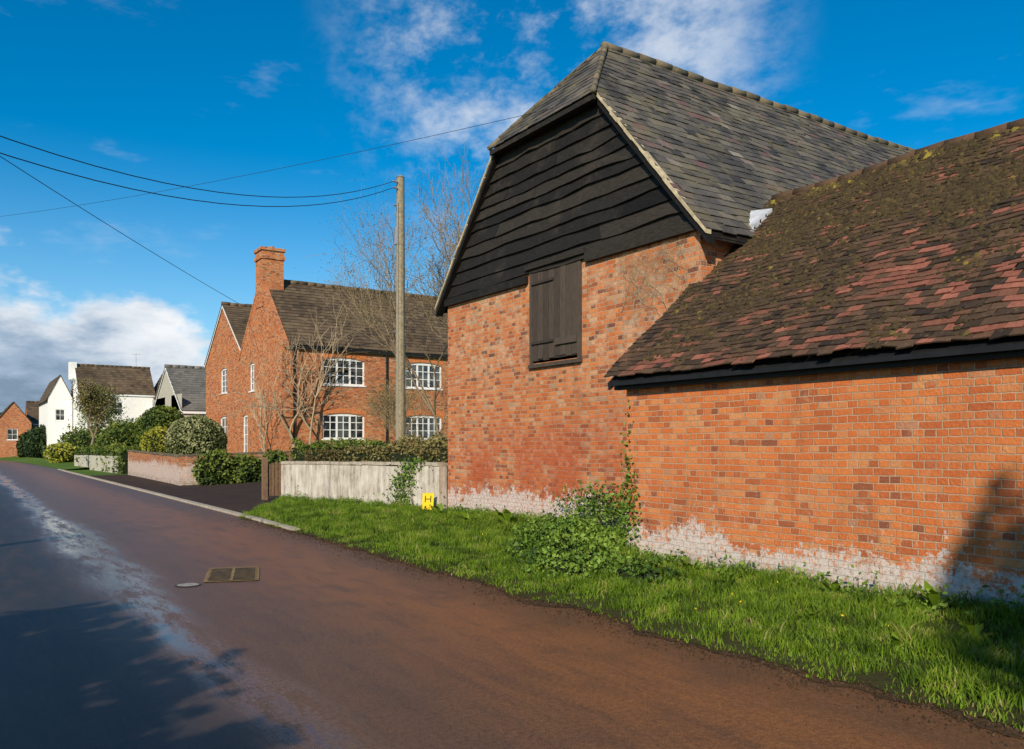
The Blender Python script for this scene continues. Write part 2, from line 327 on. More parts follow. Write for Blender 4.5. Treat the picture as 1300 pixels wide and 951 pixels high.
def window(name,parent,face,plane,h,cols,rows,thick=3,arch=0.0,brick=None):
    a0,a1,z0,z1=h; mb=MB(); e=0.003
    f=0.07
    fbox(mb,face,plane,a0+e,a0+f,0.05,0.12,z0+e,z1-e,0); fbox(mb,face,plane,a1-f,a1-e,0.05,0.12,z0+e,z1-e,0)
    fbox(mb,face,plane,a0+f,a1-f,0.052,0.118,z0+e,z0+f,0); fbox(mb,face,plane,a0+f,a1-f,0.052,0.118,z1-f-arch*0.5,z1-e,0)
    fbox(mb,face,plane,a0-0.06,a1+0.06,-0.05,0.048,z0-0.06,z0-0.001,0)
    for c in range(1,cols):
        x=a0+f+(a1-a0-2*f)*c/cols; wd=0.045 if thick and c%thick==0 else 0.017
        fbox(mb,face,plane,x-wd,x+wd,0.06 if wd>0.03 else 0.07,0.11,z0+f,z1-f,0)
    for r in range(1,rows):
        z=z0+f+(z1-z0-2*f)*r/rows; fbox(mb,face,plane,a0+f,a1-f,0.073,0.107,z-0.017,z+0.017,0)
    T=lambda a,d,z:to3(face,plane,a,d,z)
    mb.poly([T(a0+f,.095,z0+f),T(a1-f,.095,z0+f),T(a1-f,.095,z1-f),T(a0+f,.095,z1-f)],1)
    fbox(mb,face,plane,a0,a1,0.55,0.6,z0,z1,2)  # near-black sheet standing in for the dark room
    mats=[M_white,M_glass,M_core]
    if arch>0:
        mats.append(brick); n=8; mid=(a0+a1)/2; hw=(a1-a0)/2
        for i in range(n):
            s0=a0+2*hw*i/n; s1=a0+2*hw*(i+1)/n
            y=lambda a:z1-arch*((a-mid)/hw)**2
            mb.poly([T(s0,0.002,y(s0)),T(s1,0.002,y(s1)),T(s1,0.002,z1+.001),T(s0,0.002,z1+.001)],3)
            mb.poly([T(s0,0.002,y(s0)),T(s1,0.002,y(s1)),T(s1,0.05,y(s1)),T(s0,0.05,y(s0))],3)
    return mb.obj(name,mats,parent)

# ================================================================= BARN
barn=empty('brick_barn')
X0=9.1;Y0=8.66;Y1=16.3;YC=12.48;XB=26.0;EZ=4.97;K=1.15
mb=MB()
door=(11.5,13.0,3.15,4.93)
wall(mb,'W',X0,Y0,Y1,-0.2,EZ,[door],0,0.18)
wall(mb,'S',Y0,X0,XB,-0.2,EZ-0.03); wall(mb,'S',Y1,X0,XB,-0.2,EZ-0.03); wall(mb,'W',XB,Y0,Y1,-0.2,EZ)
mb.poly([(XB,Y0,EZ),(XB,Y1,EZ),(XB,YC,EZ+K*(YC-Y0)-.2)])
mb.obj('walls',[M_barnbrick],barn)
mb=MB()
def hw(z): return (9.36-z)/K
mb.poly([(X0+.02,YC-hw(EZ),EZ),(X0+.02,YC+hw(EZ),EZ),(X0+.02,YC+hw(7.55),7.55),(X0+.02,YC-hw(7.55),7.55)],0,0.1)
zb=4.86; i=0
while zb<7.5:
    bh=random.uniform(0.20,0.27); z1=min(zb+bh+0.03,7.56)
    seg=14; ya=YC-hw(max(zb,EZ))-0.02; yb=YC+hw(max(zb,EZ))+0.02; ya2=YC-hw(z1)-0.02; yb2=YC+hw(z1)+0.02
    r=random.random(); lw=random.uniform(0,9); wv=[.045*noise.noise(Vector((k*.45+lw,i,2)))+random.uniform(-.008,.008) for k in range(seg+1)]; wx=[random.uniform(-.014,.014) for _ in range(seg+1)]
    cut=random.randint(3,11); rcut=random.choice([.1,.5])
    for k in range(seg):
        t0=k/seg;t1=(k+1)/seg
        A=lambda t:ya+(yb-ya)*t; B=lambda t:ya2+(yb2-ya2)*t
        rr=r if k<cut else r*.5+rcut
        xo=X0-0.06; xi=X0-0.012
        g=0.006 if k==cut else 0; dz=(.012 if k>=cut else 0)
        p=[(xo+wx[k],A(t0)+g,zb+wv[k]+dz),(xo+wx[k+1],A(t1),zb+wv[k+1]+dz),(xi,B(t1),z1),(xi,B(t0)+g,z1)]
        mb.poly(p,0,rr)
        mb.poly([p[0],p[1],(X0+.01,A(t1),zb+wv[k+1]+dz),(X0+.01,A(t0),zb+wv[k]+dz)],0,rr)
    zb+=bh; i+=1
mb.box(X0-.09,X0-.005,Y0-.02,door[0]-.2,4.78,4.93,0,0.9); mb.box(X0-.085,X0-.005,door[1]+.12,Y1+.02,4.70,4.85,0,0.5)
mb.box(X0-.10,X0-.004,door[0]-.2,door[1]+.12,4.94,5.03,0,0.9)
mb.obj('weatherboards',[M_board],barn)
mb=MB()
n=8
for k in range(n):
    a=door[0]+.05+(door[1]-door[0]-.1)*k/n; b=a+(door[1]-door[0]-.1)/n-0.012
    o=random.uniform(0,.012)
    mb.box(X0-.03-o,X0+.01,a,b,door[2]+.06+random.uniform(-.03,.03),door[3]-.02,0)
mb.box(X0-.045,X0+.05,door[0]-.03,door[0]+.045,door[2]-.02,door[3],0,0.8); mb.box(X0-.045,X0+.05,door[1]-.045,door[1]+.03,door[2]-.02,door[3],0,0.8)
mb.box(X0-.07,X0+.05,door[0]-.05,door[1]+.05,door[2]-.09,door[2]-.021,0,0.6)
mb.box(X0-.075,X0-.043,door[0]+.06,door[0]+.68,door[2]+.28,door[2]+.40,0,0.9)
mb.box(X0-.02,X0+.005,door[0]+.05,door[1]-.05,door[2]+.05,door[3]-.03,0,0.0)
for zz in (door[2]+.35,door[3]-.3): mb.box(X0-.072,X0-.044,door[0]+.75,door[1]-.06,zz+.004,zz+.05,0,0.1)
mb.obj('hay_loft_shutters',[M_door],barn)
cs=1/math.sqrt(1+K*K); sn=K*cs; RZ=9.42
XV=8.93; ov=0.27; half=(YC-Y0)+ov; slen=half/cs
hipv=(half-1.60)/cs
def sagb(u,v): return 0.05*noise.noise(Vector((u*0.35,v*0.5,3.1)))+0.012*noise.noise(Vector((u*2,v*2,1)))-.05*math.sin(min(1,max(0,(u-9)/14))*math.pi)
def rb(u,v): 
    return min(1,max(0,random.gauss(0.42,0.25)+0.3*noise.noise(Vector((u*.6,v*.6,9)))))
mb=MB()
eZ=RZ-K*half
ulo=lambda v: XV if v<hipv else XV-.05+(10.5-XV)*(v-hipv)/(slen-hipv)
tiles(mb,(0,YC-half,eZ),(1,0,0),(0,cs,sn),slen,ulo,lambda v:XB+.2,0.29,0.2,0.013,rb,sagb,0.009,slip=.05)
tiles(mb,(0,YC+half,eZ),(1,0,0),(0,-cs,sn),slen,ulo,lambda v:XB+.2,0.29,0.2,0.012,rb,sagb,0.007)
hz=7.52; hx=8.82; hl=math.hypot(10.5-hx,RZ-hz); hb=1.66
V=Vector((10.5-hx,0,RZ-hz)).normalized()
tiles(mb,(hx,YC,hz),(0,1,0),V,hl,lambda v:-hb*(1-v/hl),lambda v:hb*(1-v/hl),0.27,0.19,0.012,rb,None,0.006)
mb.obj('slates',[M_slate],barn)
mb=MB()
for sgn in (-1,1):
    Yf=lambda h:YC+sgn*h
    d=0.24
    pts=[(XV+.02,Yf(half-.02),eZ-d+.16),(XB+.15,Yf(half-.02),eZ-d+.16),(XB+.15,YC,RZ-d),(10.5,YC,RZ-d),(XV+.04,Yf(1.6),RZ-K*1.6-d+.16)]
    mb.poly(pts,0)
    mb.box(XV+.04,XB+.1,Yf(half-.03),Yf(half-.06),eZ-.12,eZ+.02,0)
    for k in range(14):
        f0=k/14;f1=(k+.98)/14
        def q(f): 
            h=half+(1.62-half)*f; return h,RZ-K*h
        h0,z0=q(f0);h1,z1=q(f1); t=random.uniform(.03,.06); x=XV-.012-random.uniform(0,.012)
        mb.hexa([(x,Yf(h0),z0-t-.02),(x+.12,Yf(h0),z0-t-.02),(x+.12,Yf(h1),z1-t-.02),(x,Yf(h1),z1-t-.02),(x,Yf(h0),z0-.003),(x+.12,Yf(h0),z0-.003),(x+.12,Yf(h1),z1-.003),(x,Yf(h1),z1-.003)],1)
        mb.hexa([(x+.03,Yf(h0),z0-.20),(x+.2,Yf(h0),z0-.20),(x+.2,Yf(h1),z1-.20),(x+.03,Yf(h1),z1-.20),(x+.03,Yf(h0),z0-t-.022),(x+.2,Yf(h0),z0-t-.022),(x+.2,Yf(h1),z1-t-.022),(x+.03,Yf(h1),z1-t-.022)],0,.2)
mb.poly([(hx+.03,YC-hb+.03,hz-.03),(hx+.03,YC+hb-.03,hz-.03),(10.5,YC,RZ-.04)],0)
mb.poly([(hx+.03,YC-hb+.03,hz-.09),(hx+.03,YC+hb-.03,hz-.09),(X0+.3,YC+hb-.03,hz-.0),(X0+.3,YC-hb+.03,hz-.0)],0)
mb.box(hx+.02,hx+.07,YC-hb+.02,YC+hb-.02,hz-.10,hz-.012,0)
mb.box(X0,XB,Y0-.05,Y0-.005,4.78,4.92,0)
mb.obj('roof_deck',[M_board,M_lime],barn)
mb=MB()
ridge(mb,(10.42,YC,RZ-.01),(XB+.2,YC,RZ-.01),0.085,sag=lambda p:sagb(p.x,slen))
for sg in (-1,1): ridge(mb,(hx,YC+sg*hb,hz+.03),(10.5,YC,RZ+.0),0.05,0.3)
mb.obj('ridge_tiles',[M_ridge],barn,True)

# ================================================================= LOWER SHED
shed=empty('tiled_brick_outbuilding')
SX=7.65;SXR=10.95;SY0=-6.0;SK=0.87;RZ2=5.6;EX=7.42;SE=RZ2-SK*(SXR-EX); SB=14.25
wz=RZ2-SK*(SXR-SX)-.06
mb=MB()
wall(mb,'W',SX,SY0,Y0-.004,-0.2,wz); wall(mb,'W',SB,SY0,Y0-.004,-0.2,wz)
for y in (SY0,Y0-.004): mb.poly([(SX,y,-.2),(SB,y,-.2),(SB,y,wz),(SXR,y,RZ2-.12),(SX,y,wz)])
mb.obj('walls',[M_shedbrick],shed)
scs=1/math.sqrt(1+SK*SK); ssn=SK*scs; sl=(SXR-EX)/scs
def sags(u,v):
    return 0.07*noise.noise(Vector((u*0.45,v*0.4,7)))+0.025*noise.noise(Vector((u*1.7,v*1.7,2)))
def redness(y,v):
    a=noise.fractal(Vector((y*1.3+3,v*1.6,5)),0.8,2,4)
    b=0.75*math.exp(-((y-5.3)/.6)**2-((v-1.35)/.7)**2)+0.8*math.exp(-((y-3.9)/.8)**2-((v-1.0)/.65)**2)+0.2*math.exp(-((v-.1)/.25)**2)
    return a*0.7+b
def rs(u,v):
    y=u
    base=random.gauss(0.33,0.18)
    rd=redness(y,v)
    if random.random()<min(.85,max(0.05,rd*0.95-0.07)): base=random.uniform(0.56,1)
    return min(1,max(0,base))
mb=MB()
tiles(mb,(EX,0,SE),(0,1,0),(scs,0,ssn),sl,lambda v:SY0-.1,lambda v:8.86+.03*math.sin(v*3),0.168,0.105,0.015,rs,sags,0.009,slip=.05)
tiles(mb,(2*SXR-EX,0,SE),(0,1,0),(-scs,0,ssn),sl,lambda v:SY0-.1,lambda v:8.86,0.3,0.2,0.014,rs,None,0.006)
mb.obj('clay_tiles',[M_tile],shed)
mb=MB()
for s in (1,-1):
    fx=lambda x: SXR+s*(x-SXR)
    a=[(fx(EX+.03),SY0,SE-.07),(fx(EX+.03),8.82,SE-.07),(SXR,8.82,RZ2-.14),(SXR,SY0,RZ2-.14)]
    b=[(p[0],p[1],p[2]-.05) for p in a]
    mb.poly(a);mb.poly(b);mb.poly([a[0],a[1],b[1],b[0]]);mb.poly([a[1],a[2],b[2],b[1]])
mb.box(SX-.10,SX-.004,SY0,8.80,2.36,2.56)
mb.hexa([(EX+.02,8.74,SE-.17),(EX+.02,8.80,SE-.17),(SXR,8.80,RZ2-.2),(SXR,8.74,RZ2-.2),(EX+.02,8.74,SE-.065),(EX+.02,8.80,SE-.065),(SXR,8.80,RZ2-.095),(SXR,8.74,RZ2-.095)])
mb.obj('eaves_boards',[M_black],shed)
mb=MB(); 
yy=SY0
while yy<8.8:
    j=sags(yy,sl); mb.tube((SXR,yy,RZ2-.03+j),(SXR,yy+.41,RZ2-.03+sags(yy+.41,sl)),0.095,0.09,8,0,True,r=random.uniform(.1,.55)); yy+=.4
mb.obj('ridge_tiles',[M_tile],shed,True)
def moss(N,fn):
    out=[];R=[];S=[]
    oct_=np.array([(1,0,0),(0.3,.95,0),(-.8,.6,0),(-.8,-.6,0),(.3,-.95,0),(0,0,.75)])
    for _ in range(N):
        p,s,r=fn()
        if p is None: continue
        out.append(p);S.append(s);R.append(r)
    P=np.array([tuple(p) for p in out]);S=np.array(S);n=len(P)
    U=np.array([0,1,0.]);Vv=np.array([scs,0,ssn]);Nn=np.array([-ssn,0,scs])
    B=oct_+rng.normal(scale=.15,size=(n,6,3))
    Vx=P[:,None,:]+S[:,None,None]*(B[:,:,0:1]*U+B[:,:,1:2]*Vv+B[:,:,2:3]*Nn)
    f=np.array([(0,1,5),(1,2,5),(2,3,5),(3,4,5),(4,0,5)])
    F=(f[None]+6*np.arange(n)[:,None,None]).reshape(-1,3)
    return Vx.reshape(-1,3),F,np.repeat(np.array(R),5)
def mf():
    y=random.uniform(1.5,8.82); v=random.uniform(0,1)**0.8*sl
    d=0.25+0.5*v/sl+0.8*noise.noise(Vector((y*1.1,v*1.1,1)))-max(0,redness(y,v))*1.1
    if random.random()>d: return None,0,0
    v=math.floor(v/.105)*.105+random.uniform(-.012,.02) if random.random()<.7 else v
    p=Vector((EX,y,SE))+Vector((scs,0,ssn))*v+Vector((-ssn,0,scs))*(sags(y,v)+.015)
    r=min(1,max(0,random.gauss(.33,.2)+(0.45 if v>sl-.3 and noise.noise(Vector((y*1.5,3,3)))>-.05 and random.random()<.7 else 0)))
    return p,random.uniform(.014,.045)*(1.3 if v>sl-.25 else 1),r
Vx,F,R=moss(26000,mf)
npmesh('moss',Vx,F,R,M_moss,shed)
mb=MB()
for k in range(5):
    x=9.85+k*.13; z=RZ2-SK*(SXR-x)+.04
    j=random.uniform(-.02,.03)
    mb.hexa([(x-.02,8.50,z-.02),(x+.14,8.50,z+.09),(x+.14,8.92,z+.10),(x-.02,8.92,z-.01),(x-.02,8.5,z+.03+j),(x+.14,8.5,z+.16+j),(x+.14,8.92,z+.22+j),(x-.02,8.92,z+.07+j)],0)
mb.obj('lead_flashing',[M_lead],shed)

# ================================================================= BRICK HOUSE
def gabled(parent,face_x0,x1,y0,y1,zb,ez,rz,mat,tilem,holesW=(),holesS=(),ovh=.15,tw=.3,tg=.3,verge=M_lime,parapet=False):
    yc=(y0+y1)/2
    mb=MB(); wall(mb,'W',face_x0,y0,y1,zb,ez,holesW); wall(mb,'S',y0,face_x0,x1,zb,ez,holesS)
    wall(mb,'S',y1,face_x0,x1,zb,ez); wall(mb,'W',x1,y0,y1,zb,ez)
    for x in (face_x0,x1): mb.poly([(x,y0,ez),(x,y1,ez),(x,yc,rz-.05)])
    mb.obj('walls',[mat],parent)
    k=(rz-ez)/(yc-y0); c=1/math.sqrt(1+k*k); s=k*c; hf=yc-y0+ovh; L=hf/c; xo=face_x0-(0.08 if not parapet else -0.1)
    mb=MB()
    sg=lambda u,v:0.03*noise.noise(Vector((u*.3,v*.3,4)))
    rf=lambda u,v:min(1,max(0,random.gauss(.5,.2)+.5*noise.noise(Vector((u*.5,v*.5,0)))))
    for d in (1,-1):
        tiles(mb,(0,yc-d*hf,rz-k*hf+.05),(1,0,0),(0,d*c,s),L,lambda v:xo,lambda v:x1+.1,tw,tg,.03,rf,sg,.006)
    mb.obj('roof_tiles',[tilem],parent)
    mb=MB()
    for d in (1,-1):
        a=[(xo+.02,yc-d*(hf-.02),rz-k*hf),(x1,yc-d*(hf-.02),rz-k*hf),(x1,yc,rz),(xo+.02,yc,rz)]
        b=[(p[0],p[1],p[2]-.12) for p in a]; mb.poly(a);mb.poly([a[0],a[1],b[1],b[0]]);mb.poly([a[0],a[3],b[3],b[0]])
        if parapet:
            h=hf+.02
            mb.hexa([(face_x0-.02,yc-d*h,rz-k*h-.05),(face_x0+.25,yc-d*h,rz-k*h-.05),(face_x0+.25,yc,rz-.05),(face_x0-.02,yc,rz-.05),
                     (face_x0-.02,yc-d*h,rz-k*h+.16),(face_x0+.25,yc-d*h,rz-k*h+.16),(face_x0+.25,yc,rz+.16),(face_x0-.02,yc,rz+.16)],1)
    mb.obj('verge_and_soffit',[verge,mat],parent)
    mb=MB(); ridge(mb,(xo,yc,rz+.08),(x1+.1,yc,rz+.08),.12,.45); mb.obj('ridge_tiles',[tilem],parent,True)

house=empty('brick_house')
GZ=0.8
wS=[(14.0,16.1,4.43,5.72),(18.25,20.3,4.43,5.72),(14.0,16.1,1.88,3.1),(18.25,20.3,1.88,3.1)]
wW=[(41.3,42.1,4.3,5.7),(42.4,43.3,1.1,3.15)]
gabled(house,12.1,23.5,37.0,43.8,GZ-.8,6.25,9.6,M_housebrick,M_htile,wW,wS,parapet=True,tw=.25,tg=.24)
for h in wS: window('casement_window',house,'S',37.0,h,6,3,2,0.14,M_housebrick)
for h in wW: window('gable_window',house,'W',12.1,h,2,4,0,0.08,M_housebrick)
mb=MB()
for h in wS:
    n=20
    for i in range(n):
        a=h[0]-.1+(h[1]-h[0]+.2)*i/n; m_=(h[0]+h[1])/2
        z=h[3]+.004-.05*((a-m_)/(h[1]-h[0])*2)**2
        mb.box(a,a+(h[1]-h[0]+.2)/n-.012,36.994,37.04,z,z+.22)
mb.obj('brick_arches',[mat_simple('arch_brick',(0.56,0.19,0.065),.9,.3,9)],house)
mb=MB(); mb.box(12.06,13.1,39.85,40.95,8.3,10.75); mb.box(12.0,13.16,39.79,41.01,10.6,10.78); mb.box(12.04,13.12,39.83,40.97,10.784,11.0); mb.box(11.98,13.18,39.77,41.03,11.004,11.15)
mb.obj('chimney',[M_housebrick],house)
mb=MB()
for y in (40.15,40.65): mb.tube((12.6,y,11.15),(12.6,y,11.27),.14,.12,10,0,True)
mb.obj('chimney_pots',[M_pot],house)
mb=MB(); mb.box(12.4,23.5,36.80,36.91,6.02,6.12); mb.tube((12.6,36.9,.2),(12.6,36.9,6.1),.04,.04,8); mb.tube((17.2,36.9,.2),(17.2,36.9,6.1),.04,.04,8)
mb.obj('gutter_and_downpipes',[M_black],house)
wW2=[(47.0,48.3,4.5,5.9),(47.0,48.4,1.0,3.2)]
gabled(house,12.25,22,43.85,51.7,GZ-.8,6.45,9.45,M_housebrick,M_htile,wW2,(),verge=M_white,tw=.25,tg=.24)
for h in wW2: window('wing_window',house,'W',12.25,h,2,4,0,0.08,M_housebrick)

# ================================================================= FAR HOUSES
gh=empty('grey_roofed_house')
hW=[(55.3,57.2,3.6,4.7)]
gabled(gh,11.0,24,52.3,61.5,0,3.7,6.6,M_crend,M_gtile,hW,(),verge=M_white)
for h in hW: window('gable_window',gh,'W',11.0,h,3,1,0)
wh=empty('white_house')
hS=[(10.8,11.9,4.8,6.1),(13.0,14.1,4.8,6.1),(10.8,11.9,2.2,3.6),(13.0,14.1,2.2,3.6)]
gabled(wh,10.0,17.2,95,101.5,0,7.0,10.0,M_wrend,M_htile,(),hS,verge=M_white,tw=.4,tg=.4)
for h in hS: window('window',wh,'S',95.0,h,2,2,0)
def gable_south(parent,x0,x1,y0,y1,zb,ez,rz,mat,tilem,holes=()):
    xc=(x0+x1)/2; mb=MB(); wall(mb,'S',y0,x0,x1,zb,ez,holes); wall(mb,'W',x0,y0,y1,zb,ez); wall(mb,'W',x1,y0,y1,zb,ez)
    mb.poly([(x0,y0,ez),(x1,y0,ez),(xc,y0,rz)]); mb.obj('walls_wing',[mat],parent)
    k=(rz-ez)/(xc-x0);c=1/math.sqrt(1+k*k);s=k*c;hf=xc-x0+.2; mb=MB()
    for d in (1,-1): tiles(mb,(xc-d*hf,0,rz-k*hf+.08),(0,1,0),(d*c,0,s),hf/c,lambda v:y0-.1,lambda v:y1,.4,.4,.03)
    for d in (1,-1):
        mb.poly([(xc-d*hf,y0-.08,rz-k*hf),(xc-d*hf,y1,rz-k*hf),(xc,y1,rz),(xc,y0-.08,rz)],0)
    mb.obj('roof_wing',[tilem],parent)
    for h in holes: window('window',parent,'S',y0,h,2,2,0)
gable_south(wh,7.6,9.9,100,112,0,6.6,9.0,M_wrend,M_htile,[(8.3,9.2,4.2,5.4)])
gable_south(wh,17.3,20.3,91.5,99,0,6.8,9.6,M_wrend,M_htile,())
mb=MB(); mb.box(17.5,19.0,90.2,91.3,5,8.8); mb.box(17.4,19.1,90.1,91.4,8.804,9.0)
mb.tube((17.9,90.7,9.0),(17.9,90.7,9.5),.16,.14,8,0,True); mb.tube((18.6,90.7,9.0),(18.6,90.7,9.5),.16,.14,8,0,True)
mb.obj('red_chimney',[M_housebrick],wh)
mb=MB(); mb.box(9.4,10.1,97.8,98.8,8.5,10.3); mb.obj('left_chimney',[M_wrend],wh)
mb=MB(); mb.tube((15.9,98.2,9.5),(15.9,98.2,11.6),.025,.02,5)
for k in range(5): mb.tube((15.4,98.2,11.5),(16.4,98.2,11.5),.015,.015,4) if k==0 else mb.tube((15.5+.2*k,97.9,11.5),(15.5+.2*k,98.5,11.5),.012,.012,4)
mb.obj('aerial',[M_metal],wh)
rh=empty('red_brick_cottage')
gable_south(rh,3.3,6.9,113,126,0,4.2,6.6,M_housebrick,M_htile,[(4.4,5.5,2.2,3.5)])
gabled(rh,6.9,14,118,125,0,4.3,7.0,M_housebrick,M_htile,(),(),verge=M_white,tw=.4,tg=.4)

# ================================================================= GROUND, ROAD
mb=MB(); S=1500; mb.poly([(-S,-S,-.012),(S,-S,-.012),(S,S,-.012),(-S,S,-.012)]); mb.obj('ground',[M_ground])
def cx(y):
    return 4.95 + (0.25*min(max((y-5)/14,0),1)) - (0 if y<60 else (y-60)**2*0.0011)
mb=MB(); ys=[-40,-20]+list(range(-10,60,2))+list(range(60,240,4))
for a,b in zip(ys[:-1],ys[1:]):
    mb.poly([(cx(a)-7.0,a,0),(cx(a)+.12,a,0),(cx(b)+.12,b,0),(cx(b)-7.0,b,0)])
road=mb.obj('road',[M_road])
def vz(x,y): return 0.012+max(0,(x-5.0))*0.035+0.03*noise.noise(Vector((x*1.3,y*1.3,0)))*min(1,max(0,(x-5.0)))
def lim(y): return 7.62 if y<8.66 else (9.07 if y<16.2 else 9.0-(y-16.3)*0.2239)
def vlo(y): return cx(y)+.0+0.16*noise.noise(Vector((0,y*.9,0)))+.09*noise.noise(Vector((3,y*3.5,0)))
mb=MB(); st=.25; y=-3.0
while y<23:
    nx=12
    for k in range(nx):
        f=lambda yy,kk:(lambda x:(x,yy,vz(x,yy)))(vlo(yy)+(9.3-vlo(yy))*kk/nx)
        P=[f(y,k),f(y,k+1),f(y+st,k+1),f(y+st,k)]
        if y>18.9+(P[0][0]-5.2)*1.8: continue
        mb.poly(P,0)
    y+=st
mb.obj('verge_ground',[M_soil],None,True)
mb=MB(); y=-3; st=.08
def md(y): return vlo(y)-.06-.22*max(0,noise.noise(Vector((1,y*1.1,0))))-.10*abs(noise.noise(Vector((5,y*6,0))))
while y<18:
    mb.poly([(md(y),y,.0045),(vlo(y)+.3,y,.014),(vlo(y+st)+.3,y+st,.014),(md(y+st),y+st,.0045)]); y+=st
mb.obj('muddy_road_edge',[M_mud])
n=6500; ys_=rng.uniform(.5,18,n); xs_=np.array([vlo(v) for v in ys_])-np.abs(rng.normal(0,.22,n))+.08
leaves('leaf_litter',np.stack([xs_,ys_,np.full(n,.012)],1),.02,M_mud)
mb=MB(); mb.poly([(5.2,18.6,.006),(8.2,23.4,.01),(13,24,.3),(13,33.9,.3),(7.3,33.9,.03),(7.3,48,.03),(5.2,48,.006)]); mb.obj('driveway',[M_drive])
mb=MB(); yy=15.0
while yy<60:
    x=cx(yy)-.02; x2=cx(yy+.9)-.02; j=random.uniform(-.008,.008)
    mb.hexa([(x,yy,-.01),(x+.13,yy,-.01),(x2+.13,yy+.89,-.01),(x2,yy+.89,-.01),(x+j,yy,.05),(x+.13+j,yy,.055),(x2+.13+j,yy+.89,.055),(x2+j,yy+.89,.05)]); yy+=.9
mb.obj('kerb',[M_stone])
mb=MB()
mb.poly([(9.3,16.4,.7),(40,16.4,.7),(40,24,.7),(12.9,24,.7),(7.8,23.1,.7)])
mb.poly([(7.5,34.2,.8),(40,34.2,.8),(40,90,.8),(7.8,90,.8)])
mb.poly([(12.9,24,.7),(40,24,.7),(40,34.3,.8),(12.9,34.3,.8)])
mb.obj('garden_lawn',[M_ground])
mb=MB(); pts=[(cx(y)+.1,y) for y in range(60,200,5)]
for a,b in zip(pts[:-1],pts[1:]): mb.poly([(a[0],a[1],.012),(a[0]+3,a[1],.25),(b[0]+3,b[1],.25),(b[0],b[1],.012)])
mb.obj('far_verge',[M_ground])
def grass(name,N,y0,y1,hfun,wb):
    ys_=y0+(y1-y0)*rng.uniform(0,1,N)**1.3; xs=rng.uniform(4.7,9.1,N)
    keep=[]; Z=np.zeros(N); H=np.zeros(N); R=np.zeros(N)
    for i in range(N):
        x,y=xs[i],ys_[i]
        if x>lim(y) or x<vlo(y)-.06 or y>18.8+(x-5.2)*1.8: continue
        n=noise.noise(Vector((x*1.4,y*1.4,2))); n2=noise.noise(Vector((x*5,y*5,8))); n3=noise.noise(Vector((x*2.6,y*2.6,5)))
        edge=min(1,max(0,(x-vlo(y)+.06)/.5))
        if random.random()>0.15+0.75*edge+.6*n2+.7*n3: continue
        wallg=math.exp(-max(0,lim(y)-x)/.25)
        tuft=max(0,n2)**1.0
        H[i]=hfun*(0.35+0.65*edge)*(0.60+.9*n+1.1*tuft+ .6*wallg)*random.uniform(.55,1.3)
        R[i]=min(1,max(0,.47+.6*n3-.5*tuft+.3*n+random.gauss(0,.16)+(0.4 if random.random()<.08 else 0)))
        Z[i]=vz(x,y); keep.append(i)
    k=np.array(keep); n=len(k); P=np.stack([xs[k],ys_[k],Z[k]],1); H=np.maximum(H[k],.025)[:,None]; R=R[k]
    an=rng.uniform(0,2*np.pi,n); w=np.stack([np.cos(an),np.sin(an),0*an],1)*(wb*rng.uniform(.6,1.4,n))[:,None]
    an2=rng.uniform(0,2*np.pi,n); le=rng.uniform(.1,.9,n); l=np.stack([np.cos(an2)*le,np.sin(an2)*le,np.zeros(n)],1)*H
    up=np.array([0,0,1.0])
    V=np.stack([P-w,P+w,P+up*H*.6+l*.4-w*.8,P+up*H*.6+l*.4+w*.8,P+up*H*.95+l],1)
    F=np.array([(0,1,3),(0,3,2),(2,3,4)]); F=(F[None]+5*np.arange(n)[:,None,None]).reshape(-1,3)
    return npmesh(name,V.reshape(-1,3),F,np.repeat(R,3),G_grass)
grass('grass_verge',210000,1.0,23,0.11,.0045)
# ================================================================= GARDEN WALLS
def longwall(name,p0,p1,h0,h1,th,mat,z0=-.1,cope=None):
    p0=Vector((*p0,0));p1=Vector((*p1,0));d=(p1-p0);n=max(2,int(d.length/.5));t=Vector((-d.y,d.x,0)).normalized()*th/2
    e=empty(name); mb=MB()
    prev=None
    for i in range(n+1):
        f=i/n; c=p0+d*f; h=h0+(h1-h0)*f+.03*noise.noise(Vector((c.x*.8,c.y*.8,1)))
        cur=[c-t+Vector((0,0,z0)),c+t+Vector((0,0,z0)),c+t+Vector((0,0,h)),c-t+Vector((0,0,h))]
        if prev:
            for k in (1,2,3): mb.poly([prev[k],cur[k],cur[(k+1)%4],prev[(k+1)%4]])
        else: mb.poly(cur)
        prev=cur
    mb.poly(prev)
    mb.obj('wall_body',[mat],e)
    if cope:
        mb=MB(); n=int(d.length/.24); t2=t*1.18
        for i in range(n):
            a=p0+d*(i/n); b=p0+d*((i+.95)/n); h=h0+(h1-h0)*i/n+.035+random.uniform(-.008,.008)
            z=Vector((0,0,1))
            mb.hexa([a-t2+z*(h-.02),a+t2+z*(h-.02),b+t2+z*(h-.02),b-t2+z*(h-.02),a-t2+z*(h+.055),a+t2+z*(h+.055),b+t2+z*(h+.055),b-t2+z*(h+.055)])
        mb.obj('coping',[cope],e)
    return e
longwall('rendered_garden_wall',(9.0,16.34),(7.6,23.0),1.12,1.06,.25,M_streak,cope=M_stone)
longwall('brick_garden_wall',(7.2,34.1),(7.5,48),1.12,1.25,.25,M_wallbrick,cope=M_ridge)
longwall('brick_garden_wall',(7.33,34.1),(12.8,34.1),1.15,1.3,.25,M_wallbrick,cope=M_ridge)
longwall('low_stone_wall',(7.5,52),(6.8,66),.95,.9,.3,M_crend)
ge=empty('wooden_gate'); mb=MB()
mb.box(7.25,7.39,23.9,24.04,0,1.25); mb.box(8.05,8.19,23.9,24.04,0,1.25)
for k in range(6): mb.box(7.41+k*.105,7.49+k*.105,23.95,23.98,.12,1.05+.05*math.sin(k/5*3.14))
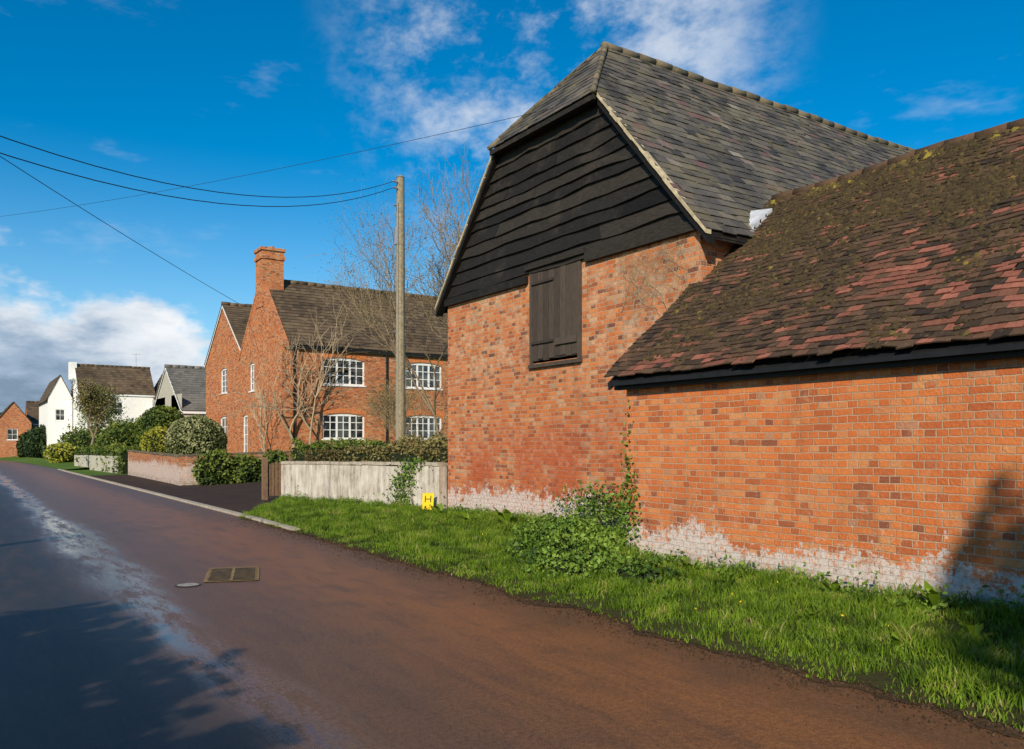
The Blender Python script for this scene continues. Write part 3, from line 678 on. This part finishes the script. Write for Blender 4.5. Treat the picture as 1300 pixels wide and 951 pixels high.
for z in (.25,.85): mb.box(7.4,8.04,23.983,24.01,z,z+.09)
mb.obj('gate_parts',[M_gate],ge)
# ================================================================= HYDRANT SIGN
hs=empty('fire_hydrant_sign'); sx,sy=8.60,16.35
mb=MB(); 
ang=math.radians(32); ux=Vector((math.cos(-ang),math.sin(-ang),0)); nx=Vector((-math.sin(ang),-math.cos(ang),0))
C=Vector((sx,sy,0))
def ob(mb,u0,u1,z0,z1,d0,d1,m=0):
    p=lambda u,z,d:C+ux*(u+z*.06)+nx*d+Vector((0,0,z))
    mb.hexa([p(u0,z0,d0),p(u1,z0,d0),p(u1,z0,d1),p(u0,z0,d1),p(u0,z1,d0),p(u1,z1,d0),p(u1,z1,d1),p(u0,z1,d1)],m)
ob(mb,-.125,.125,.16,.52,0,.02,0); ob(mb,-.13,.13,.52,.535,-.01,.025,0); ob(mb,-.04,.04,-.05,.159,-.03,.0,2)
ob(mb,-.07,-.05,.33,.48,.021,.024,1); ob(mb,.05,.07,.33,.48,.021,.024,1); ob(mb,-.049,.049,.395,.413,.021,.024,1)
ob(mb,-.05,-.03,.21,.26,.021,.023,1); ob(mb,.02,.06,.21,.22,.021,.023,1); ob(mb,.02,.06,.25,.26,.021,.023,1)
mb.obj('plate',[M_yellow,M_signblk,M_metal],hs)
# ================================================================= ROAD DETAILS
mc=empty('manhole_cover'); mb=MB(); n=20
for k in range(n):
    a0=2*math.pi*k/n;a1=2*math.pi*(k+1)/n; r1=.12
    mb.poly([(2.15,9.9,.012),(2.15+r1*math.cos(a0),9.9+r1*math.sin(a0),.010),(2.15+r1*math.cos(a1),9.9+r1*math.sin(a1),.010)],0)
    mb.poly([(2.15+r1*math.cos(a0),9.9+r1*math.sin(a0),.006),(2.15+r1*1.2*math.cos(a0),9.9+r1*1.2*math.sin(a0),.005),(2.15+r1*1.2*math.cos(a1),9.9+r1*1.2*math.sin(a1),.005),(2.15+r1*math.cos(a1),9.9+r1*math.sin(a1),.006)],1)
mb.obj('lid',[mat_simple('worn_iron',(.34,.30,.24),.5,.5,20),mat_simple('dark_iron',(.04,.035,.03),.6,.5,20)],mc)
gr=empty('drain_grating'); mb=MB()
A=Vector((2.36,10.0,.006));B=Vector((2.68,11.05,.006));Cc=Vector((3.22,10.85,.006));Dd=Vector((2.90,9.80,.006))
mb.poly([A,Dd,Cc,B],1)
def strip(a,b,w,z):
    d=(b-a).normalized(); s=Vector((-d.y,d.x,0))*w/2; zz=Vector((0,0,z)); mb.poly([a-s+zz,b-s+zz,b+s+zz,a+s+zz],0)
strip(A,B,.05,.003); strip(Dd,Cc,.05,.0034); strip(A,Dd,.05,.0038); strip(B,Cc,.05,.0042)
for k in range(1,12):
    f=k/12; strip(A.lerp(B,f),Dd.lerp(Cc,f),.030,.005+.0003*k)
strip(A.lerp(Dd,.5),B.lerp(Cc,.5),.035,.009)
mb.obj('bars',[mat_simple('worn_iron_yellowed',(.26,.17,.06),.6,.6,14),mat_simple('grating_dark',(.030,.020,.014),.7,.5,14)],gr)
# ================================================================= POLES + WIRES
tp=empty('telegraph_pole'); mb=MB(); px,py=10.6,21.8
mb.tube((px,py,0),(px,py,9.35),.155,.115,14,0,True); mb.tube((px,py,9.35),(px,py,9.42),.13,.03,14,0,True)
mb.obj('post',[M_pole],tp,False)
mb=MB()
for k in range(9):
    s=1 if k%2 else -1; z=3.2+k*.42; mb.tube((px+s*.1,py,z),(px+s*.24,py,z),.012,.012,6)
mb.box(px-.16,px-.11,py-.1,py+.1,7.4,7.9)
mb.tube((px-.13,py-.08,0.5),(px-.13,py-.08,8.6),.018,.018,6)
for z in (9.18,9.0,8.5): mb.tube((px-.28,py-.1,z),(px-.08,py-.04,z),.025,.03,8,0,True)
mb.obj('fittings',[M_metal],tp)
E=(-14.0,2.7)
tp2=empty('telegraph_pole'); mb=MB(); mb.tube((*E,0),(*E,11.2),.17,.12,12,0,True); mb.tube((E[0]-.3,E[1],10.9),(E[0]+.3,E[1],10.9),.03,.03,6)
mb.obj('post',[M_pole],tp2)
tp3=empty('telegraph_pole'); mb=MB(); mb.tube((-5,50,0),(-5,50,12.2),.17,.12,12,0,True);mb.tube((-5.3,50,11.8),(-4.7,50,11.8),.03,.03,6); mb.obj('post',[M_pole],tp3)
def wire(p0,p1,zf,r=.012,n=40):
    mb=MB(); pr=None
    for i in range(n+1):
        s=i/n; p=Vector((p0[0]+(p1[0]-p0[0])*s,p0[1]+(p1[1]-p0[1])*s,zf(s)))
        if pr is not None: mb.tube(pr,p,r,r,5)
        pr=p
    mb.obj('telephone_wire',[M_wire])
wire((px-.25,py-.1),E,lambda s:9.18+1.952*s*-7.27+4.17*(1.952*s)**2,.009)
wire((px-.25,py-.1),E,lambda s:9.0+1.952*s*-7.35+4.17*(1.952*s)**2,.009)
wire(E,(12.1,43.0),lambda s:10.9-2.99*s+1.8*s*(s-.569),.011)
wire((9.0,12.2),(-5,50),lambda s:7.75+4.0*s-2.2*s*(1-s),.005)
# ================================================================= VEGETATION
def ell(N,c,r,shell=.75,bm=1.0):
    d=rng.normal(size=(N,3)); d/=np.linalg.norm(d,axis=1)[:,None]
    rad=rng.uniform(shell,1.0,N)
    bump_=np.array([1+bm*(.16*noise.noise(Vector(tuple(v*2.3+np.array(c))))+.07*noise.noise(Vector(tuple(v*7)))) for v in d])
    P=np.array(c)+d*(rad*bump_)[:,None]*np.array(r); return P,d
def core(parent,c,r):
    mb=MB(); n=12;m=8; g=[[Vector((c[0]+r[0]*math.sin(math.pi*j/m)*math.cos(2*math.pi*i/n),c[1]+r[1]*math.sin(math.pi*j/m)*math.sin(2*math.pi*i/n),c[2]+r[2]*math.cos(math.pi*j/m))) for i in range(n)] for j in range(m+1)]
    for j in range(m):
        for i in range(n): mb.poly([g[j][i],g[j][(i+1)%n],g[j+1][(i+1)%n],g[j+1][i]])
    return mb.obj('inner_shade_core',[M_core],parent)  # solid near-black ellipsoid, painted shade between the leaves
def bush(name,blobs,N,size,mat,shell=.72,corek=.7,bm=1.0,parent=None):
    e=parent or empty(name); Ps=[];Rs=[]
    tot=sum(b[1][0]*b[1][2] for b in blobs)
    for c,r in blobs:
        n=int(N*r[0]*r[2]/tot); P,d=ell(n,c,r,shell,bm); Ps.append(P)
        cl=np.array([noise.noise(Vector(tuple(p*1.6))) for p in P])
        Rs.append(np.clip(.45+.7*cl+rng.normal(0,.2,n)+.15*d[:,2],0,1))
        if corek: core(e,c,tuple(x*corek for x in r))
    P=np.concatenate(Ps);R=np.concatenate(Rs); k=P[:,2]>.01
    leaves('leaves',P[k],size,mat,e,R[k]); return e
def hedge(name,p0,p1,w,z0,z1,N,size,mat,wob=.12):
    e=empty(name); p0=np.array(p0);p1=np.array(p1);d=p1-p0;L=np.linalg.norm(d);t=np.array([-d[1],d[0]])/L
    u=rng.uniform(0,1,N);face=rng.uniform(0,1,N);s=np.where(face<.4,-1,np.where(face<.6,1,rng.uniform(-1,1,N)));
    z=np.where(face<.6,rng.uniform(0,1,N),1.0)
    en=rng.uniform(0,1,N); u=np.where(en<.06,np.where(en<.03,0.0,1.0),u)
    P=np.zeros((N,3)); dep=rng.uniform(.8,1,N)
    P[:,0]=p0[0]+d[0]*u+t[0]*s*w/2*dep; P[:,1]=p0[1]+d[1]*u+t[1]*s*w/2*dep; 
    nn=np.array([noise.fractal(Vector((P[i,0]*1.1,P[i,1]*1.1,z[i]*1.5)),.7,2,3) for i in range(N)])
    P[:,2]=z0+(z1-z0)*z*dep+nn*wob*(.5+z); P[:,0]+=nn*wob*.7
    R=np.clip(.45+.6*nn+rng.normal(0,.2,N),0,1)
    leaves('leaves',P,size,mat,e,R)
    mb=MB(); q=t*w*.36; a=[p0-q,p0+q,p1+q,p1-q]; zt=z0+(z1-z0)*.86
    mb.hexa([(*a[0],z0),(*a[1],z0),(*a[2],z0),(*a[3],z0),(*a[0],zt),(*a[1],zt),(*a[2],zt),(*a[3],zt)]); mb.obj('inner_shade_core',[M_core],e)  # solid near-black block, painted shade inside the hedge
    return e
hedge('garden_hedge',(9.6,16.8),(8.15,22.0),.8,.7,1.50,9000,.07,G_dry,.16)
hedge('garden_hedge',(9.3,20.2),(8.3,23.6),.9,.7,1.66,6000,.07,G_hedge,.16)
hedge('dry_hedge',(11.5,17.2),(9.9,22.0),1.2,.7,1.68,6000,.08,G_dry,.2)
bush('topiary_bush',[((8.9,39.4,1.75),(1.35,1.35,1.2))],8000,.10,G_box,.9,.88,.25)
bush('topiary_bush',[((9.4,49.5,2.3),(1.45,1.45,1.5))],5000,.13,G_hedge,.88,.86,.4)
bush('topiary_bush',[((8.6,46,1.6),(.95,.95,.95))],3000,.11,G_yel,.88,.86,.4)
bush('garden_shrub',[((8.3,33.3,.6),(.9,.6,.85)),((9.4,33.2,.5),(.9,.6,.75)),((10.6,33.2,.6),(.8,.6,.85)),((11.8,33.3,.6),(.8,.6,.8))],6000,.12,G_hedge)
hedge('roadside_hedge',(7.9,50.5),(7.2,66),1.0,.0,1.45,7000,.14,G_hedge,.2)
bush('yellow_shrub',[((6.9,78,.9),(1.3,2.5,.9))],1500,.2,G_yel)
bush('garden_shrub',[((11.5,62,2.0),(1.5,2,1.6)),((9.6,66,1.8),(1.6,2,1.5))],6000,.17,G_hedge)
bush('garden_shrub',[((12.4,66,2.1),(1.5,2,2.3))],2500,.2,G_dry)
bush('conifer_hedge',[((7.4,104,1.7),(1.8,3,2.0)),((6.3,107,1.4),(1.2,2,1.8))],6000,.3,G_dark)
bush('garden_shrub',[((9.5,86,1.6),(2.2,3,1.6)),((13,80,2.0),(2.4,3,2.0))],5000,.22,G_hedge)
bush('distant_trees',[((-60+i*14,330+random.uniform(-20,20),5),(11,9,random.uniform(6,10))) for i in range(24)],12000,1.6,G_dark,.6)
hedge('unseen_shade_hedge',(-5.2,-12),(-5.2,4.2),2.2,0,4.0,16000,.25,G_dark,.2)  # unseen hedge, added to cast shade on the left of the road
def grow(mb,p,d,L,r,depth,tips,spread=.6,up=.15,kids=(2,3),shr=.74,flat=None):
    nseg=3; q=Vector(p); dd=Vector(d).normalized()
    for i in range(nseg):
        dd=(dd+Vector((random.gauss(0,.13),random.gauss(0,.13),random.gauss(0,.10)+up*.25))).normalized()
        if flat: dd=Vector((dd.x*flat[0],dd.y*flat[1],dd.z)).normalized()
        q2=q+dd*L/nseg; r2=r*(1-.12*(i+1)); mb.tube(q,q2,r*(1-.12*i),r2,8 if r>.06 else (5 if r>.02 else 3)); 
        if depth>1 and i<nseg-1 and random.random()<.5:
            ax=Vector((random.gauss(0,1),random.gauss(0,1),random.gauss(0,.6))).normalized()
            nd=(dd+ax*spread*1.2).normalized(); grow(mb,q2,nd,L*shr*.7,r*.45,depth-2,tips,spread,up,kids,shr,flat)
        q=q2
    tips.append(q.copy())
    if depth<=0: return
    for k in range(random.randint(*kids)):
        ax=Vector((random.gauss(0,1),random.gauss(0,1),random.gauss(0,.7))).normalized()
        nd=(dd+ax*spread).normalized(); nd.z+=up; grow(mb,q,nd,L*shr*random.uniform(.8,1.15),r*random.uniform(.55,.75),depth-1,tips,spread,up,kids,shr,flat)
def tree(name,p,L,r,depth,mat,leafmat=None,nleaf=0,lsize=.06,spread=.6,up=.15,kids=(2,3),shr=.74,d=(0,0,1),flat=None,scatter=.25):
    e=empty(name); mb=MB(); tips=[]
    grow(mb,p,d,L,r,depth,tips,spread,up,kids,shr,flat)
    mb.obj('trunk_and_branches',[mat],e)
    if leafmat:
        T=np.array([tuple(t) for t in tips if t.z>p[2]+L*.8]); idx=rng.integers(0,len(T),nleaf)
        P=T[idx]+rng.normal(scale=scatter,size=(nleaf,3)); 
        cl=np.array([noise.noise(Vector(tuple(q*1.2))) for q in P])
        leaves('leaves',P,lsize,leafmat,e,np.clip(.5+.6*cl+rng.normal(0,.2,nleaf),0,1))
    return e
random.seed(12)
tree('bare_ash_tree',(15.0,25.2,.5),2.6,.10,7,M_bark,G_bud,6000,.04,.55,.14,(2,3),.79,scatter=.22)
random.seed(40)
tree('bare_ash_tree',(14.4,25.8,.5),2.2,.07,7,M_bark,G_bud,6000,.04,.55,.12,(2,3),.80,scatter=.25)
random.seed(5)
tree('bare_ash_tree',(18.5,26,.5),3.1,.13,6,M_bark,G_bud,1500,.05,.45,.25,(2,3),.78,scatter=.2)
random.seed(8)
tree('bare_shrub',(13.2,26.5,.6),.9,.03,6,M_bark,G_bud,2600,.05,.65,.12,(2,4),.78,scatter=.15)
random.seed(21)
tree('bare_shrub',(16.5,33.5,.7),1.0,.04,5,M_bark,G_dry,1200,.06,.6,.12,(3,4),.8)
random.seed(4)
tree('wisteria',(11.7,38.2,.7),1.1,.08,5,M_palebark,None,0,.06,.85,.05,(2,3),.80,flat=(.25,1.0))
random.seed(33)
tree('wisteria',(12.5,36.7,.7),1.5,.09,5,M_palebark,None,0,.06,.9,.0,(2,3),.82,d=(.25,0,1),flat=(1,.2))
random.seed(35)
tree('wisteria',(13.0,36.6,.7),1.6,.07,5,M_palebark,None,0,.06,.9,-.05,(2,3),.84,d=(.6,0,1),flat=(1,.2))
random.seed(9)
tree('garden_tree',(8.6,73,.3),1.9,.14,6,M_bark,G_dry,5000,.13,.6,.15,(2,3),.76,scatter=.35)
random.seed(14)
tree('garden_tree',(10.5,88,.3),2.2,.16,5,M_bark,G_hedge,5000,.16,.6,.15,(2,3),.76,scatter=.4)
random.seed(2)
lt=tree('unseen_shade_tree',(-5.4,-10.2,0),3.0,.3,4,M_bark,None,0,.3,.42,.28,(2,3),.68)  # unseen tree, added to cast shade on the right end of the shed wall
bush('x',[((-5.4,-9.75,9.0),(2.0,2.35,2.45)),((-5.2,-12.0,6.5),(2.2,2.6,2.2))],10000,.26,G_hedge,.6,.84,1.0,parent=lt)  # crown of the unseen tree, shaped and placed for its shadow
b1=bush('ivy_clump',[((6.45,8.35,.0),(.66,.85,.50)),((6.5,7.2,.0),(.5,.8,.34)),((7.3,9.6,.05),(.9,.9,.58)),((6.1,8.0,0),(.55,.7,.32)),((6.9,9.1,.1),(.7,.8,.54))],17000,.055,G_ivy,.6,.6,1.5)
P,_=ell(1600,(8.85,10.6,.55),(.22,1.5,.5),.2); leaves('climbing_ivy_patch',P,.055,G_ivy)
P=[]
for k in range(620):
    z=abs(random.gauss(0,.75)); y=8.60+random.gauss(0,.05+.14*math.exp(-z))+.05*math.sin(z*5); P.append((SX-.02-random.uniform(0,.04),min(y,8.72),z))
leaves('wall_ivy',np.array(P),.05,G_ivy)
P=[]
for k in range(900):
    z=random.uniform(.1,1.3); y=17.3+random.gauss(0,.22)+.3*math.sin(z*3); x=9.0-(y-16.34)*.21-.15; P.append((x-random.uniform(0,.06),y,z))
leaves('wall_ivy',np.array(P),.06,G_ivy)
cr=empty('dead_creeper'); mb=MB()
def creep(y,z,a,L,r,dep):
    p=(X0-.02,y,z)
    for i in range(4):
        a+=random.gauss(0,.25); q=(X0-.02-random.uniform(0,.02),p[1]+math.sin(a)*L/4,p[2]+math.cos(a)*L/4)
        if q[2]>4.75 or q[1]<8.7: return
        mb.tube(p,q,r,r*.85,4); p=q; r*=.88
        if dep>0 and random.random()<.85: creep(p[1],p[2],a+random.choice([-1,1])*random.uniform(.4,1.1),L*.65,r*.7,dep-1)
random.seed(6)
for y in (8.9,9.1,9.3,9.5,9.7,9.9,10.1,10.4): creep(y,3.5+random.uniform(0,.5),random.uniform(-.4,.6),.7,.006,5)
mb.obj('stems',[M_palebark],cr)
P=[];R=[]
for k in range(95):
    y=random.choice([random.uniform(2.2,8.4),random.uniform(9,22)]); x=lim(y)-abs(random.gauss(.14,.2)); c=np.array([x,y,vz(x,y)]); s=random.uniform(.04,.15); g0=random.uniform(.4,1)
    for j in range(random.randint(15,50)):
        v=rng.normal(size=3)*s; v[2]=abs(v[2])*.9; P.append(c+v); R.append(g0+random.gauss(0,.1))
leaves('wall_weeds',np.array(P),.05,G_ivy,None,np.clip(np.array(R),0,1))
mbd=MB()
def dock(x,y,s):
    z=vz(x,y)
    for k in range(10):
        a=2*math.pi*k/10+random.uniform(-.3,.3); el=random.uniform(.3,1.2); L=s*random.uniform(.7,1.2)
        d=Vector((math.cos(a)*math.cos(el),math.sin(a)*math.cos(el),math.sin(el))); w=Vector((-math.sin(a),math.cos(a),0))*L*.16
        p=Vector((x,y,z)); m=p+d*L*.55+Vector((0,0,L*.06)); t=p+d*L-Vector((0,0,L*.12)); r=random.uniform(.2,.7)
        mbd.poly([p,m-w,m],0,r);mbd.poly([p,m,m+w],0,r);mbd.poly([m-w,t,m],0,r);mbd.poly([m,t,m+w],0,r)
for q in ((8.3,12.6,.45),(8.5,13.1,.4),(8.0,13.6,.3),(7.35,5.2,.25),(7.3,4.1,.3),(6.8,6.1,.2),(7.2,7.0,.25),(8.3,15.2,.3),(6.2,4.6,.18),(5.9,3.6,.2),(6.6,3.4,.22),(5.8,6.0,.15),(7.4,3.3,.3)): dock(*q)
mbd.obj('dock_plants',[G_grass])
P=[]
for k in range(25):
    y=random.uniform(3,12);x=random.uniform(5.3,7.4);P.append((x,y,vz(x,y)+.08))
leaves('dandelions',np.array(P),.026,M_yellow)

# ================================================================= WORLD
w=bpy.data.worlds.new('World'); scene.world=w; w.use_nodes=True; nt=w.node_tree; t=NT(nt)
bg=nt.nodes['Background']; 
sky=t.n('ShaderNodeTexSky',sky_type='NISHITA',sun_disc=False,sun_elevation=math.radians(28),sun_rotation=math.radians(228.6),air_density=1.0,dust_density=0.3,ozone_density=3.0)
hs_=t.n('ShaderNodeHueSaturation',{'Hue':.495,'Saturation':1.5,'Value':1.28,'Color':sky.outputs[0]})
D=t.n('ShaderNodeTexCoord').outputs['Generated']; sp=t.n('ShaderNodeSeparateXYZ',{0:D}); x,y,z=sp.outputs
a=t.m('DIVIDE',t.m('ABSOLUTE',x),t.m('MAXIMUM',y,.05))
e_=t.m('DIVIDE',z,t.m('MAXIMUM',t.m('SQRT',t.m('ADD',t.m('MULTIPLY',x,x),t.m('MULTIPLY',y,y))),.02))
DS=t.scalev(D,(1,1,1.8))
n1=t.noise(DS,7,9,.6); n2=t.noise(t.scalev(D,(1,1,2.6)),11,8,.6)
top=t.m('SUBTRACT',.215,t.m('MULTIPLY',a,.34))
dd=t.m('SUBTRACT',t.m('ADD',top,t.m('MULTIPLY',t.m('SUBTRACT',n1,.5),.30)),e_)
cum=t.mr(dd,0,.05,0,1)
depth=t.m('ADD',t.m('SUBTRACT',top,e_),t.m('MULTIPLY',t.m('SUBTRACT',n2,.5),-.30))
ccol=t.ramp(t.mr(depth,-.02,.19,0,1,False),[(0,(9.5,9.6,9.8)),(.35,(7.0,7.5,8.2)),(.6,(3.6,4.6,6.0)),(.85,(2.0,2.8,4.0)),(1,(2.6,3.5,4.8))])
c0=Vector((.60,.80,.46)).normalized()
dt=t.n('ShaderNodeVectorMath',{0:D,1:tuple(c0)},operation='DOT_PRODUCT').outputs['Value']
wm=t.mr(dt,.960,.996,0,1)
nw=t.noise(t.scalev(D,(2.2,1.2,3.0)),5,9,.65)
wis=t.m('MULTIPLY',wm,t.mr(nw,.42,.74,0,.72))
faint=t.m('MULTIPLY',t.mr(t.noise(t.scalev(D,(1.2,1.2,3.4)),4.5,8,.62),.57,.82,0,.30),t.mr(z,-.02,.1))
haze=t.mr(e_,.35,-.02,0,.34)
col=t.mix(haze,hs_.outputs[0],(4.6,7.2,9.6))
col=t.mix(faint,col,(8,8.4,9)); col=t.mix(wis,col,(8,8.3,8.8)); col=t.mix(t.m('MULTIPLY',cum,.95),col,ccol)
t.set(bg.inputs['Color'],col); bg.inputs['Strength'].default_value=.1
sun=bpy.data.lights.new('sun','SUN'); sun.energy=5.0; sun.angle=math.radians(.5); sun.color=(1,.88,.70)
so=bpy.data.objects.new('sun',sun); COL.objects.link(so)
el=math.radians(28); so.rotation_euler=Vector((.75*math.cos(el),.66*math.cos(el),-math.sin(el))).to_track_quat('-Z','Y').to_euler()
cam=bpy.data.cameras.new('camera'); co=bpy.data.objects.new('camera',cam); COL.objects.link(co); scene.camera=co
cam.sensor_width=36; cam.lens=36*1052/1300; cam.shift_y=(565-475.5)/1300; cam.clip_end=4000; cam.clip_start=.1
co.location=(0,0,1.6); co.rotation_euler=(math.radians(90),0,math.radians(-33.6))
scene.view_settings.view_transform='Standard'; scene.view_settings.look='None'; scene.view_settings.exposure=0; scene.view_settings.gamma=1
